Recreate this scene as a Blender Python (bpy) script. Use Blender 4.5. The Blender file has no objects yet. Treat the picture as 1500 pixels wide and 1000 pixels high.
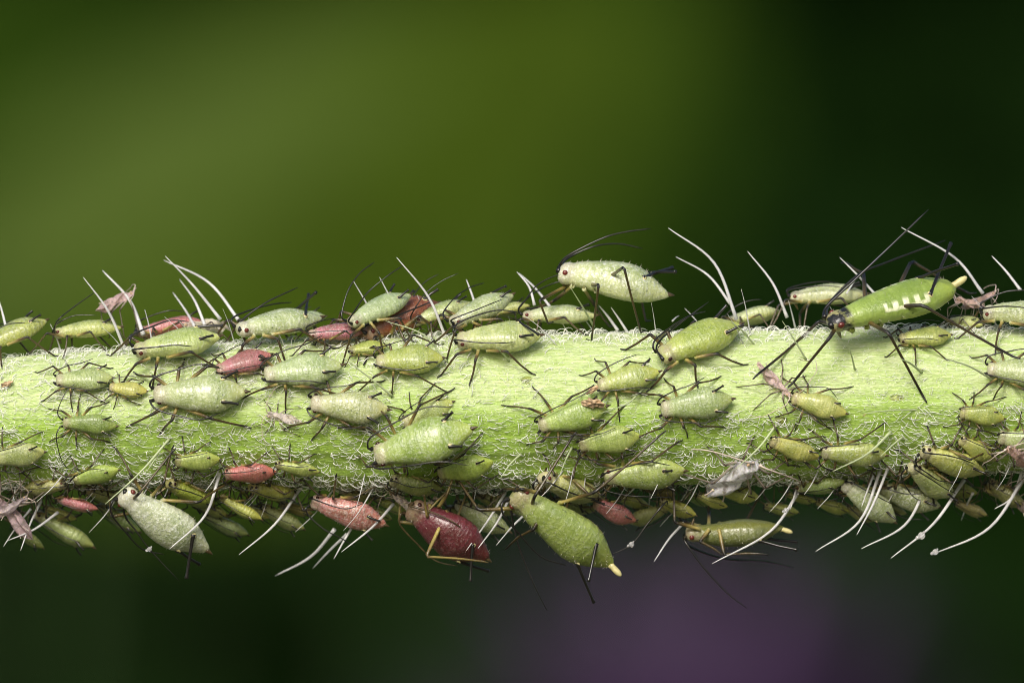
# Macro of an aphid colony on a hairy plant stem.  1 Blender unit = 1 millimetre.
import bpy, math, random
import numpy as np
from mathutils import Matrix, Vector

sc = bpy.context.scene
R = math.radians
# ------------------------------------------------------------------ camera, world, sun, exposure
sc.unit_settings.system = 'METRIC'
sc.unit_settings.scale_length = 0.001
CAM_D = 400.0                       # camera stands 400 mm in front of the stem axis
cam_d = bpy.data.cameras.new('camera')
cam = bpy.data.objects.new('camera', cam_d)
sc.collection.objects.link(cam)
sc.camera = cam
cam.location = (0, -CAM_D, 0)
cam.rotation_euler = (R(90), 0, 0)
cam_d.sensor_width = 360.0
cam_d.lens = 360.0 * CAM_D / 30.0   # 30 mm wide field at the stem
cam_d.clip_start = 1.0
cam_d.clip_end = 400000.0
cam_d.dof.use_dof = True
cam_d.dof.focus_distance = CAM_D - 1.9
cam_d.dof.aperture_fstop = 0.72     # 6.7 mm wide entrance pupil

SUN_EL, SUN_AZ = R(33), R(14)       # from above and a little in front, slightly to the left
sun_dir = Vector((-math.sin(SUN_AZ) * math.cos(SUN_EL), -math.cos(SUN_AZ) * math.cos(SUN_EL), math.sin(SUN_EL)))
world = bpy.data.worlds.new('World')
sc.world = world
world.use_nodes = True
wn = world.node_tree
bg = wn.nodes['Background']
sky = wn.nodes.new('ShaderNodeTexSky')
sky.sky_type = 'NISHITA'
sky.sun_disc = False
sky.sun_elevation = SUN_EL
sky.sun_rotation = math.atan2(sun_dir.x, sun_dir.y)
sky.air_density = 1.0
sky.dust_density = 4.0
wn.links.new(sky.outputs[0], bg.inputs[0])
bg.inputs[1].default_value = 0.13
sun_l = bpy.data.lights.new('sun', 'SUN')
sun_l.energy = 3.3
sun_l.angle = R(20)
sun_l.color = (1.0, 0.96, 0.90)
sun = bpy.data.objects.new('sun', sun_l)
sc.collection.objects.link(sun)
sun.rotation_euler = sun_dir.to_track_quat('Z', 'Y').to_euler()

vs = sc.view_settings
vs.view_transform = 'Standard'
vs.look = 'None'
vs.gamma = 1.0
vs.use_curve_mapping = False
vs.exposure = 0.0
sc.cycles.use_denoising = True
sc.cycles.max_bounces = 8
sc.cycles.filter_width = 0.9
sc.cycles.sample_clamp_indirect = 4.0

rng = random.Random(7)
nrng = np.random.default_rng(7)

# ------------------------------------------------------------------ node material helper
def new_mat(name):
    m = bpy.data.materials.new(name)
    m.use_nodes = True
    nt = m.node_tree
    return m, nt, nt.nodes['Principled BSDF']

class NB:
    def __init__(self, nt): self.nt = nt
    def n(self, t, **kw):
        nd = self.nt.nodes.new(t)
        for k, v in kw.items(): setattr(nd, k, v)
        return nd
    def l(self, a, b): self.nt.links.new(a, b)
    def val(self, sock, v):
        if hasattr(v, 'is_output') or isinstance(v, bpy.types.NodeSocket): self.l(v, sock)
        else: sock.default_value = v
    def math(self, op, a, b=0.0, c=0.0):
        nd = self.n('ShaderNodeMath', operation=op)
        self.val(nd.inputs[0], a); self.val(nd.inputs[1], b); self.val(nd.inputs[2], c)
        return nd.outputs[0]
    def mix(self, f, a, b, mode='MIX'):
        nd = self.n('ShaderNodeMix', data_type='RGBA', blend_type=mode)
        self.val(nd.inputs[0], f); self.val(nd.inputs[6], a); self.val(nd.inputs[7], b)
        return nd.outputs[2]
    def step(self, x, a, b, lo=0.0, hi=1.0):
        nd = self.n('ShaderNodeMapRange', interpolation_type='SMOOTHSTEP')
        self.val(nd.inputs[0], x)
        for i, v in enumerate((a, b, lo, hi)): nd.inputs[i + 1].default_value = v
        return nd.outputs[0]
    def attr(self, name):
        return self.n('ShaderNodeAttribute', attribute_name=name)
    def noise(self, vec, scale, detail=3, rough=0.55):
        nd = self.n('ShaderNodeTexNoise')
        if vec is not None: self.l(vec, nd.inputs['Vector'])
        nd.inputs['Scale'].default_value = scale
        nd.inputs['Detail'].default_value = detail
        nd.inputs['Roughness'].default_value = rough
        return nd.outputs[0]
    def mapping(self, vec, scale):
        nd = self.n('ShaderNodeMapping')
        self.l(vec, nd.inputs[0]); nd.inputs['Scale'].default_value = scale
        return nd.outputs[0]
    def bump(self, h, strength, dist):
        nd = self.n('ShaderNodeBump')
        nd.inputs['Strength'].default_value = strength
        nd.inputs['Distance'].default_value = dist
        self.l(h, nd.inputs['Height'])
        return nd.outputs[0]

def c4(c): return (c[0], c[1], c[2], 1.0)

def simple_mat(name, col, rough=0.5, spec=0.5, vary=0.0, sss=0.0, transl=0.0, vscale=3.0):
    m, nt, p = new_mat(name)
    b = NB(nt)
    p.inputs['Roughness'].default_value = rough
    p.inputs['Specular IOR Level'].default_value = spec
    tc = b.n('ShaderNodeTexCoord').outputs['Object']
    nz = b.noise(tc, vscale, 3)
    dark = tuple(x * (1 - vary) for x in col)
    lite = tuple(min(1, x * (1 + vary)) for x in col)
    colr = b.mix(b.step(nz, 0.3, 0.7), c4(dark), c4(lite))
    b.l(colr, p.inputs['Base Color'])
    if sss:
        p.inputs['Subsurface Weight'].default_value = sss
        p.inputs['Subsurface Radius'].default_value = (0.25, 0.25, 0.12)
        p.inputs['Subsurface Scale'].default_value = 1.0
    if transl:
        t = b.n('ShaderNodeBsdfTranslucent')
        b.l(colr, t.inputs[0])
        mx = b.n('ShaderNodeMixShader')
        mx.inputs[0].default_value = transl
        b.l(p.outputs[0], mx.inputs[1]); b.l(t.outputs[0], mx.inputs[2])
        b.l(mx.outputs[0], nt.nodes['Material Output'].inputs[0])
    return m

def cuticle_mat(name, adult=False, skin=False):
    m, nt, p = new_mat(name)
    b = NB(nt)
    ca = b.attr('ca')
    sep = b.n('ShaderNodeSeparateColor'); b.l(ca.outputs['Color'], sep.inputs[0])
    t, up, leg = sep.outputs[0], sep.outputs[1], sep.outputs[2]
    dk = ca.outputs['Alpha']
    lp = b.attr('lp').outputs['Vector']
    oi = b.n('ShaderNodeObjectInfo')
    base, wax = oi.outputs['Color'], oi.outputs['Alpha']
    n_big = b.noise(lp, 5.0, 3)
    n_fine = b.noise(lp, 26.0, 4, 0.65)
    n_mid = b.noise(lp, 12.0, 3)
    gran = b.noise(lp, 44.0, 2, .6)
    # marbled depth inside the abdomen: deeper, bluer green along the back
    deep = b.mix(1.0, base, (0.68, 0.74, 0.58, 1), 'MULTIPLY')
    back = b.math('MULTIPLY', b.step(up, 0.45, 0.95), b.math('MULTIPLY', b.step(t, 0.18, 0.36), b.step(t, 0.92, 0.70)))
    col = b.mix(b.math('MULTIPLY', back, b.step(n_big, 0.38, 0.60, 0.05, 1.0)), base, deep)
    sg = b.math('SINE', b.math('MULTIPLY', b.math('ADD', t, b.math('ADD', .016, b.math('MULTIPLY', n_mid, .008))), 82.0))
    bars = b.math('MULTIPLY', b.step(sg, -.75, .1), b.math('MULTIPLY', b.step(up, .60, .85), b.math('MULTIPLY', b.step(t, .20, .30), b.step(t, .90, .78))))
    col = b.mix(b.math('MULTIPLY', bars, .42), col, b.mix(1.0, base, (.64, .69, .52, 1), 'MULTIPLY'))
    # yellower towards flank and tip
    yel = b.mix(1.0, base, (1.10, 1.02, 0.60, 1), 'MULTIPLY')
    flank = b.math('MAXIMUM', b.step(up, 0.50, 0.18), b.step(t, 0.72, 0.97))
    col = b.mix(b.math('MULTIPLY', flank, b.math('SUBTRACT', 0.80, b.math('MULTIPLY', wax, .75))), col, yel)
    # pale powdery wax, in transverse rows on the segments
    seg = b.math('SINE', b.math('MULTIPLY', b.math('ADD', t, b.math('MULTIPLY', n_big, 0.035)), 82.0))
    rows = b.step(seg, 0.0, 1.0, 0.72, 1.0)
    w = b.math('MULTIPLY', b.step(n_fine, 0.48, 0.70), b.math('MULTIPLY', rows, wax))
    w = b.math('MULTIPLY', w, b.step(up, 0.25, 0.70, 0.25, 1.0))
    col = b.mix(w, col, (0.80, 0.84, 0.80, 1))
    head = b.math('MULTIPLY', b.step(t, 0.20, 0.07), b.step(n_mid, 0.3, 0.6, 0.30, 0.75))
    col = b.mix(head, col, b.mix(wax, (0.30, 0.24, 0.14, 1), (0.62, 0.60, 0.54, 1)))
    # dark pits at the hair bases
    vo = b.n('ShaderNodeTexVoronoi'); b.l(lp, vo.inputs['Vector']); vo.inputs['Scale'].default_value = 17.0
    speck = b.math('MULTIPLY', b.math('MULTIPLY', b.step(vo.outputs[0], 0.26, 0.10), b.step(n_big, .42, .60)), b.step(t, 0.2, 0.35))
    col = b.mix(b.math('MULTIPLY', speck, 0.75), col, b.mix(1.0, base, (0.25, 0.30, 0.25, 1), 'MULTIPLY'))
    # mottle
    col = b.mix(b.step(n_mid, 0.35, 0.7, 0.0, 0.28), col, b.mix(1.0, col, (0.62, 0.66, 0.50, 1), 'MULTIPLY'))
    wr = b.noise(b.mapping(lp, (60, 9, 9)), 1.0, 3, .6)
    col = b.mix(b.step(wr, .50, .72, 0, .26), col, b.mix(1.0, col, (1.35, 1.30, 1.25, 1), 'MULTIPLY'))
    dust = b.math('MULTIPLY', b.step(gran, .52, .68), b.math('ADD', .03, b.math('MULTIPLY', wax, .75)))
    col = b.mix(dust, col, (.78, .80, .72, 1))
    if adult:
        upn = b.math('ADD', up, b.math('MULTIPLY', b.math('SUBTRACT', n_mid, .5), .10))
        band = b.math('MULTIPLY', b.step(upn, 0.66, 0.73), b.step(upn, 0.96, 0.87))
        band = b.math('MULTIPLY', band, b.math('MULTIPLY', b.step(t, 0.38, 0.40), b.step(t, 0.74, 0.72)))
        comb = b.math('MAXIMUM', b.step(b.math('SINE', b.math('MULTIPLY', b.math('ADD', t, b.math('MULTIPLY', n_big, .05)), 78.0)), -0.45, 0.35), b.step(upn, 0.82, 0.76))
        band = b.math('MULTIPLY', band, comb)
        col = b.mix(b.math('MULTIPLY', band, b.step(n_fine, .3, .55, .55, 1)), col, (0.70, 0.73, 0.50, 1))
        hd = b.math('MULTIPLY', b.step(t, 0.17, 0.14), b.step(n_mid, 0.60, 0.48))
        col = b.mix(hd, col, (0.012, 0.012, 0.012, 1))
    if skin:
        col = b.mix(b.step(n_mid, 0.48, 0.72), base, (0.60, 0.50, 0.48, 1))
    # legs: amber and glassy at the root, black at the joints and feet
    cr = b.n('ShaderNodeValToRGB')
    e = cr.color_ramp.elements
    if skin:
        e[0].color = (0.62, 0.55, 0.46, 1); e[1].color = (0.10, 0.07, 0.05, 1)
    else:
        e[0].color = (0.36, 0.30, 0.09, 1); e[1].color = (0.006, 0.005, 0.004, 1)
        k = e.new(0.45); k.color = (0.11, 0.075, 0.022, 1)
    b.l(dk, cr.inputs[0])
    col = b.mix(leg, col, cr.outputs[0])
    b.l(col, p.inputs['Base Color'])
    p.inputs['Subsurface Weight'].default_value = 0.25
    p.inputs['Subsurface Radius'].default_value = (0.14, 0.16, 0.06)
    p.inputs['Subsurface Scale'].default_value = 1.0
    rgh = b.math('ADD', 0.30, b.math('MULTIPLY', w, 0.4))
    b.l(rgh, p.inputs['Roughness'])
    p.inputs['Specular IOR Level'].default_value = 0.5
    p.inputs['Coat Weight'].default_value = 0.0 if skin else 0.30
    p.inputs['Coat Roughness'].default_value = 0.14
    h = b.math('ADD', b.math('ADD', b.math('MULTIPLY', n_fine, 0.45), b.math('MULTIPLY', gran, .8)), b.math('MULTIPLY', wr, 0.35))
    b.l(b.bump(h, 0.6, 0.05), p.inputs['Normal'])
    if skin:
        tl = b.n('ShaderNodeBsdfTranslucent'); b.l(col, tl.inputs[0])
        m1 = b.n('ShaderNodeMixShader'); m1.inputs[0].default_value = .4
        b.l(p.outputs[0], m1.inputs[1]); b.l(tl.outputs[0], m1.inputs[2])
        tp = b.n('ShaderNodeBsdfTransparent'); m2 = b.n('ShaderNodeMixShader')
        b.l(b.math('MULTIPLY', b.step(n_mid, .44, .66, .04, .60), b.math('SUBTRACT', 1.0, b.math('MULTIPLY', leg, .8))), m2.inputs[0])
        b.l(m1.outputs[0], m2.inputs[1]); b.l(tp.outputs[0], m2.inputs[2])
        b.l(m2.outputs[0], nt.nodes['Material Output'].inputs[0])
    return m

M = {}
M['cuticle'] = cuticle_mat('aphid_cuticle')
M['adult'] = cuticle_mat('barred_cuticle', adult=True)
M['skin'] = cuticle_mat('dry_skin', skin=True)
M['black'] = simple_mat('black_chitin', (0.010, 0.009, 0.008), 0.28, 0.6, 0.3)
M['brown'] = simple_mat('brown_chitin', (0.060, 0.042, 0.018), 0.32, 0.55, 0.5, vscale=6)
M['eye'] = simple_mat('eye_red', (0.11, 0.022, 0.016), 0.18, 0.6, 0.25)
M['eyedark'] = simple_mat('eye_dark', (0.030, 0.008, 0.007), 0.18, 0.6, 0.25)
M['pale'] = simple_mat('pale_chitin', (0.55, 0.50, 0.24), 0.35, 0.5, 0.15, sss=0.2)
M['skinleg'] = simple_mat('dry_leg', (0.50, 0.42, 0.36), 0.5, 0.4, 0.3)
M['hair'] = simple_mat('stem_hair', (0.80, 0.80, 0.80), 0.22, 0.7, 0.12, transl=0.42, vscale=2)
M['greenhair'] = simple_mat('green_hair', (0.58, 0.66, 0.40), 0.35, 0.6, 0.10, transl=0.30, vscale=2)
M['fuzz'] = simple_mat('stem_fuzz', (0.90, 0.92, 0.84), 0.35, 0.5, 0.08, transl=0.15, vscale=4)
M['silk'] = simple_mat('stem_silk', (0.66, 0.76, 0.42), 0.30, 0.6, 0.15, transl=0.40, vscale=4)
M['seta'] = simple_mat('seta', (0.50, 0.48, 0.40), 0.4, 0.5, 0.2, transl=0.2)
M['tan'] = simple_mat('tan_flake', (0.38, 0.27, 0.16), 0.6, 0.4, 0.6, vscale=9)

# ------------------------------------------------------------------ mesh helpers
COL = sc.collection
def link(name, me, parent=None, mats=()):
    o = bpy.data.objects.new(name, me)
    COL.objects.link(o)
    if parent is not None: o.parent = parent
    if me is not None:
        for m in mats: me.materials.append(m)
    return o

def mesh(name, verts, faces, smooth=True):
    me = bpy.data.meshes.new(name)
    me.from_pydata([tuple(map(float, v)) for v in verts], [], faces)
    if smooth: me.polygons.foreach_set('use_smooth', [True] * len(me.polygons))
    me.update()
    return me

def tag(o, label, cat, group=None, kind=None):
    o['label'] = label; o['category'] = cat
    if group: o['group'] = group
    if kind: o['kind'] = kind

def empty(name, mat):
    o = bpy.data.objects.new(name, None)
    COL.objects.link(o)
    o.matrix_world = mat
    o.empty_display_size = 0.2
    return o

def unit(v):
    v = np.asarray(v, float)
    return v / max(1e-9, np.linalg.norm(v))

def spline(pts, per=6):
    P = np.asarray(pts, float)
    P = np.vstack([2 * P[0] - P[1], P, 2 * P[-1] - P[-2]])
    out = []
    for i in range(1, len(P) - 2):
        for k in range(per):
            s = k / per
            out.append(0.5 * ((2 * P[i]) + (-P[i - 1] + P[i + 1]) * s + (2 * P[i - 1] - 5 * P[i] + 4 * P[i + 1] - P[i + 2]) * s * s
                              + (-P[i - 1] + 3 * P[i] - 3 * P[i + 1] + P[i + 2]) * s ** 3))
    out.append(P[-2])
    return np.array(out)

def rings(path, radii, n=6):
    path = np.asarray(path, float)
    tg = np.gradient(path, axis=0)
    tg /= np.maximum(1e-9, np.linalg.norm(tg, axis=1))[:, None]
    u = np.cross(tg[0], (0.31, 0.77, 0.55)); u = unit(u)
    out = []
    for i in range(len(path)):
        u = unit(u - tg[i] * np.dot(u, tg[i]))
        w = np.cross(tg[i], u)
        a = np.arange(n) * 2 * math.pi / n
        out.append(path[i] + radii[i] * (np.cos(a)[:, None] * u + np.sin(a)[:, None] * w))
    return out

def tube(path, radii, n=6):
    rs = rings(path, radii, n)
    V = np.vstack(rs + [path[0][None], path[-1][None]])
    F = []
    k = len(rs)
    for i in range(k - 1):
        for j in range(n):
            F.append((i * n + j, i * n + (j + 1) % n, (i + 1) * n + (j + 1) % n, (i + 1) * n + j))
    a, z = k * n, k * n + 1
    for j in range(n):
        F.append((a, (j + 1) % n, j)); F.append((z, (k - 1) * n + j, (k - 1) * n + (j + 1) % n))
    return V, F

def ball(c, r, ax=None, nu=10, nv=7, squash=1.0):
    c = np.asarray(c, float)
    ax = unit(ax if ax is not None else (0, 0, 1))
    u = unit(np.cross(ax, (0.3, 0.9, 0.2))); w = np.cross(ax, u)
    V, F = [c + ax * r * squash], []
    for i in range(1, nv):
        th = math.pi * i / nv
        for j in range(nu):
            ph = 2 * math.pi * j / nu
            V.append(c + ax * r * squash * math.cos(th) + r * math.sin(th) * (u * math.cos(ph) + w * math.sin(ph)))
    V.append(c - ax * r * squash)
    for j in range(nu): F.append((0, 1 + j, 1 + (j + 1) % nu))
    for i in range(nv - 2):
        for j in range(nu):
            F.append((1 + i * nu + j, 1 + (i + 1) * nu + j, 1 + (i + 1) * nu + (j + 1) % nu, 1 + i * nu + (j + 1) % nu))
    last = len(V) - 1; b0 = 1 + (nv - 2) * nu
    for j in range(nu): F.append((b0 + j, last, b0 + (j + 1) % nu))
    return np.array(V), F

# photograph pixel (1500 x 1000) -> place at depth y
def at(px, py, y):
    k = (CAM_D + y) / CAM_D / 50.0
    return np.array(((px - 750) * k, y, (500 - py) * k))

# ------------------------------------------------------------------ the stem
SX = np.array([-60, -16, -9, 0, 7, 15, 60.0])
SC = np.array([-2.75, -2.38, -2.12, -2.02, -1.88, -1.66, -1.2])
SR = np.array([1.95, 1.80, 2.06, 2.22, 2.17, 2.05, 1.9])
def stem_c(x): return np.interp(x, SX, SC)
def stem_r0(x): return np.interp(x, SX, SR)
def stem_r(x, th):
    rib = 0.030 * np.cos(5 * th + 0.55) + 0.010 * np.cos(13 * th + 1.0) + 0.006 * np.cos(31 * th + x * 0.15)
    und = 0.012 * np.sin(0.55 * x + 2 * th) + 0.007 * np.sin(1.9 * x - 3 * th)
    return stem_r0(x) * (1 + rib + und)
def stem_pt(x, th, lift=0.0):
    r = stem_r(x, th) + lift
    return np.array((x, -r * math.cos(th), stem_c(x) + r * math.sin(th)))
def radial(p):
    v = np.array((0.0, p[1], p[2] - stem_c(p[0])))
    return unit(v)
def to_stem(p, lift=0.02):
    th = math.atan2(p[2] - stem_c(p[0]), -p[1])
    return stem_pt(p[0], th, lift)

def build_stem():
    nx, nt = 420, 144
    xs = np.concatenate([np.linspace(-60, -17, 30), np.linspace(-16.8, 16.8, nx - 60), np.linspace(17, 60, 30)])
    ths = np.arange(nt) * 2 * math.pi / nt
    X, T = np.meshgrid(xs, ths, indexing='ij')
    Rr = stem_r(X, T)
    # fine lengthwise fibres
    ph = nrng.uniform(0, 6.28, 9)
    for k, f in enumerate((43, 57, 71)):
        Rr = Rr + 0.006 * np.sin(f * T + 0.35 * np.sin(0.8 * X + ph[k]) + ph[k + 3]) * (0.6 + 0.4 * np.sin(0.5 * X + ph[k + 6]))
    V = np.stack([X, -Rr * np.cos(T), stem_c(X) + Rr * np.sin(T)], axis=-1).reshape(-1, 3)
    F = []
    for i in range(len(xs) - 1):
        for j in range(nt):
            a, b_ = i * nt + j, i * nt + (j + 1) % nt
            F.append((a, b_, b_ + nt, a + nt))
    me = bpy.data.meshes.new('stem')
    me.from_pydata(V.tolist(), [], F)
    me.polygons.foreach_set('use_smooth', [True] * len(F))
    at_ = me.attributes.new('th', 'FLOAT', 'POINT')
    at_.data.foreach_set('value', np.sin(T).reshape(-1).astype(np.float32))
    m, nt_, p = new_mat('stem_skin')
    b = NB(nt_)
    tc = b.n('ShaderNodeTexCoord').outputs['Object']
    streak = b.noise(b.mapping(tc, (1.2, 14, 14)), 1.0, 5, 0.65)
    fine = b.noise(b.mapping(tc, (5, 30, 30)), 1.0, 4, 0.7)
    cell = b.noise(tc, 9.0, 4, 0.6)
    patch = b.noise(b.mapping(tc, (0.25, 0.8, 0.8)), 1.0, 3)
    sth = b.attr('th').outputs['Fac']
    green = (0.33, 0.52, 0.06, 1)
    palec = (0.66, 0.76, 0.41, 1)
    face = b.step(b.math('ADD', sth, b.math('MULTIPLY', b.math('SUBTRACT', patch, 0.5), 0.9)), -0.25, 0.35)  # upper side's lit sheen and pale flattened hairs, mixed in as colour
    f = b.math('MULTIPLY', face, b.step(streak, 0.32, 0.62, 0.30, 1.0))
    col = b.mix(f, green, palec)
    col = b.mix(b.step(cell, 0.5, 0.75, 0.0, 0.35), col, (0.30, 0.46, 0.05, 1))
    col = b.mix(b.step(fine, 0.55, 0.75, 0.0, 0.55), col, (0.66, 0.76, 0.45, 1))
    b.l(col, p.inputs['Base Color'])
    p.inputs['Roughness'].default_value = 0.42
    p.inputs['Subsurface Weight'].default_value = 0.25
    p.inputs['Subsurface Radius'].default_value = (0.35, 0.45, 0.12)
    p.inputs['Subsurface Scale'].default_value = 1.0
    h = b.math('ADD', b.math('MULTIPLY', fine, 0.6), b.math('ADD', b.math('MULTIPLY', streak, 0.5), b.math('MULTIPLY', cell, 0.5)))
    b.l(b.bump(h, 0.9, 0.12), p.inputs['Normal'])
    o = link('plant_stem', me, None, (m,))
    tag(o, 'thick pale green hairy plant stem lying across, crowded with aphids', 'plant stem')
    return o
stem = build_stem()

# curly short down on the stem: nobody could count it
def build_fuzz():
    want = 9000
    x = nrng.uniform(-17, 17, 60000)
    th = nrng.uniform(R(-140), R(140), 60000)
    px = x * 50 + 750
    deg = np.degrees(th)
    dens = np.where(deg < -8, 1.0, np.where(deg > 58, 1.0, 0.75))
    smooth = np.clip((px - 480) / 350, 0, 1) * np.where((deg > -4) & (deg < 58), 1, 0)
    dens = dens * (1 - 0.93 * smooth)
    clump = 0.55 + 0.45 * np.sin(x * 1.7 + 3 * th) * np.sin(x * 0.63 - 2 * th + 1)
    keep = nrng.uniform(0, 1, 60000) < dens * clump
    x, th = x[keep][:want], th[keep][:want]
    n = len(x)
    r = stem_r(x, th) - 0.02
    base = np.stack([x, -r * np.cos(th), stem_c(x) + r * np.sin(th)], axis=1)
    nor = np.stack([0 * x, -np.cos(th), np.sin(th)], axis=1)
    tx = np.stack([np.ones(n), 0 * x, 0 * x], axis=1)
    ty = np.cross(nor, tx)
    az = np.where(nrng.uniform(0, 1, n) < 0.82, nrng.normal(0.4, 0.5, n), nrng.uniform(-math.pi, math.pi, n))
    d = tx * np.cos(az)[:, None] + ty * np.sin(az)[:, None]
    side = np.cross(d, nor)
    L = nrng.uniform(0.20, 0.56, n)
    K = 7
    el0 = nrng.uniform(R(60), R(110), n); el1 = nrng.uniform(R(-110), R(-45), n)
    sw = nrng.normal(0.5, 0.6, n)
    pts = [base]
    for k in range(K - 1):
        s = (k + 0.5) / (K - 1)
        el = el0 + (el1 - el0) * s
        v = np.cos(el)[:, None] * (d + side * (sw * s)[:, None]) + np.sin(el)[:, None] * nor
        pts.append(pts[-1] + v * (L / (K - 1))[:, None])
    P = np.stack(pts, axis=1)                                    # n,K,3
    tg = np.gradient(P, axis=1); tg /= np.linalg.norm(tg, axis=2)[..., None]
    u = side[:, None, :] + 0 * tg; u = u - tg * (u * tg).sum(2)[..., None]; u /= np.maximum(1e-6, np.linalg.norm(u, axis=2))[..., None]
    w = np.cross(tg, u)
    rad = np.linspace(0.0138, 0.006, K)[None, :, None] * nrng.uniform(0.75, 1.3, n)[:, None, None]
    V = np.stack([P + rad * (math.cos(a) * u + math.sin(a) * w) for a in (0, 2.094, 4.189)], axis=2)   # n,K,3,3
    V = V.reshape(-1, 3)
    h = np.arange(n)[:, None, None] * (K * 3); k = np.arange(K - 1)[None, :, None] * 3; j = np.arange(3)[None, None, :]; j2 = (j + 1) % 3
    F = np.stack([h + k + j, h + k + j2, h + k + 3 + j2, h + k + 3 + j], axis=-1).reshape(-1, 4)
    me = bpy.data.meshes.new('fuzz')
    me.from_pydata(V.tolist(), [], F.tolist())
    me.polygons.foreach_set('use_smooth', [True] * len(F))
    o = link('fuzz', me, stem, (M['fuzz'],))
    o['kind'] = 'stuff'
    # very short fine down all over
    n = 13000
    x = nrng.uniform(-17, 17, n); th = nrng.uniform(R(-125), R(125), n)
    base = np.stack([x, -(stem_r(x, th) - .01) * np.cos(th), stem_c(x) + (stem_r(x, th) - .01) * np.sin(th)], 1)
    nor = np.stack([0 * x, -np.cos(th), np.sin(th)], 1)
    tx = np.tile([1.0, 0, 0], (n, 1)); ty = np.cross(nor, tx)
    az = nrng.normal(.2, 1.0, n); d = tx * np.cos(az)[:, None] + ty * np.sin(az)[:, None]; sd = np.cross(d, nor)
    L = nrng.uniform(.09, .24, n)[:, None]; lie = nrng.uniform(.2, .9, n)[:, None]
    rr = .0075
    P0 = base; P1 = base + L * (.45 * nor * (1.2 - lie) + .3 * d); P2 = base + L * (.5 * nor * (1.1 - lie) + .9 * d)
    V = np.stack([P0 + sd * rr, P0 - sd * rr, P0 + nor * rr + d * rr, P1 + sd * rr * .8, P1 - sd * rr * .8, P1 + nor * rr, P2], 1)
    q3 = np.array([[0, 1, 4], [0, 4, 3], [1, 2, 5], [1, 5, 4], [2, 0, 3], [2, 3, 5], [3, 4, 6], [4, 5, 6], [5, 3, 6]])
    F = (q3[None] + (np.arange(n) * 7)[:, None, None]).reshape(-1, 3)
    me = bpy.data.meshes.new('short_down')
    me.from_pydata(V.reshape(-1, 3).tolist(), [], F.tolist())
    o = link('short_down', me, stem, (M['fuzz'],))
    o['kind'] = 'stuff'
    # silky hairs lying flat along the skin
    n = 9000
    x = nrng.uniform(-17, 17, n); th = R(-35) + R(115) * nrng.beta(2, 2, n)
    L = nrng.uniform(.10, .34, n); sl = nrng.normal(0, .16, n)
    V = np.empty((n, 8, 3))
    for k, (f, hgt, wd) in enumerate(((-.5, .0, .5), (-.17, .016, 1), (.17, .016, .9), (.5, .0, .4))):
        for e in (0, 1):
            xx = x + f * L; tt = th + (f * L * sl + (e - .5) * .012 * wd) / 2.1
            r = stem_r(xx, tt) + hgt
            V[:, 2 * k + e] = np.stack([xx, -r * np.cos(tt), stem_c(xx) + r * np.sin(tt)], 1)
    q = np.array([[2 * k, 2 * k + 1, 2 * k + 3, 2 * k + 2] for k in range(3)])
    F = (q[None] + (np.arange(n) * 8)[:, None, None]).reshape(-1, 4)
    me = bpy.data.meshes.new('silky_down')
    me.from_pydata(V.reshape(-1, 3).tolist(), [], F.tolist())
    o = link('silky_down', me, stem, (M['silk'],))
    o['kind'] = 'stuff'
build_fuzz()

# long bristles of the stem, one mesh each; (root px, bend px or None, tip px, depth of tip, radius, material)
def bristle(root, tip, mid=None, ytip=None, rad=0.05, mat='hair', yroot=None):
    p0 = at(root[0], root[1], 0)
    dz = p0[2] - stem_c(p0[0]); rr = stem_r0(p0[0])
    y0 = -math.sqrt(max(0.0, rr * rr - dz * dz)) if yroot is None else yroot
    p0 = at(root[0], root[1], y0)
    if ytip is None: ytip = y0 - 0.3 if abs(dz) > 0.8 * rr else y0 - 1.5
    p2 = at(tip[0], tip[1], ytip)
    if mid is None:
        mid_p = (p0 + p2) / 2 + np.array((0.0, 0.0, 0.06 * np.linalg.norm(p2 - p0) * rng.uniform(0.2, 1.0)))
    else: mid_p = at(mid[0], mid[1], (y0 + ytip) / 2)
    path = spline([p0, mid_p, p2], 7)
    k = np.linspace(0, 1, len(path))
    radii = rad * .74 * (1.12 - 0.30 * k - .50 * k ** 2) * (1 + .25 * np.exp(-(k / .06) ** 2))
    radii[-1] *= 0.5
    V, F = tube(path, radii, 7)
    o = link('hair', mesh('hair', V, F), stem, (M[mat],))
    return o

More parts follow.
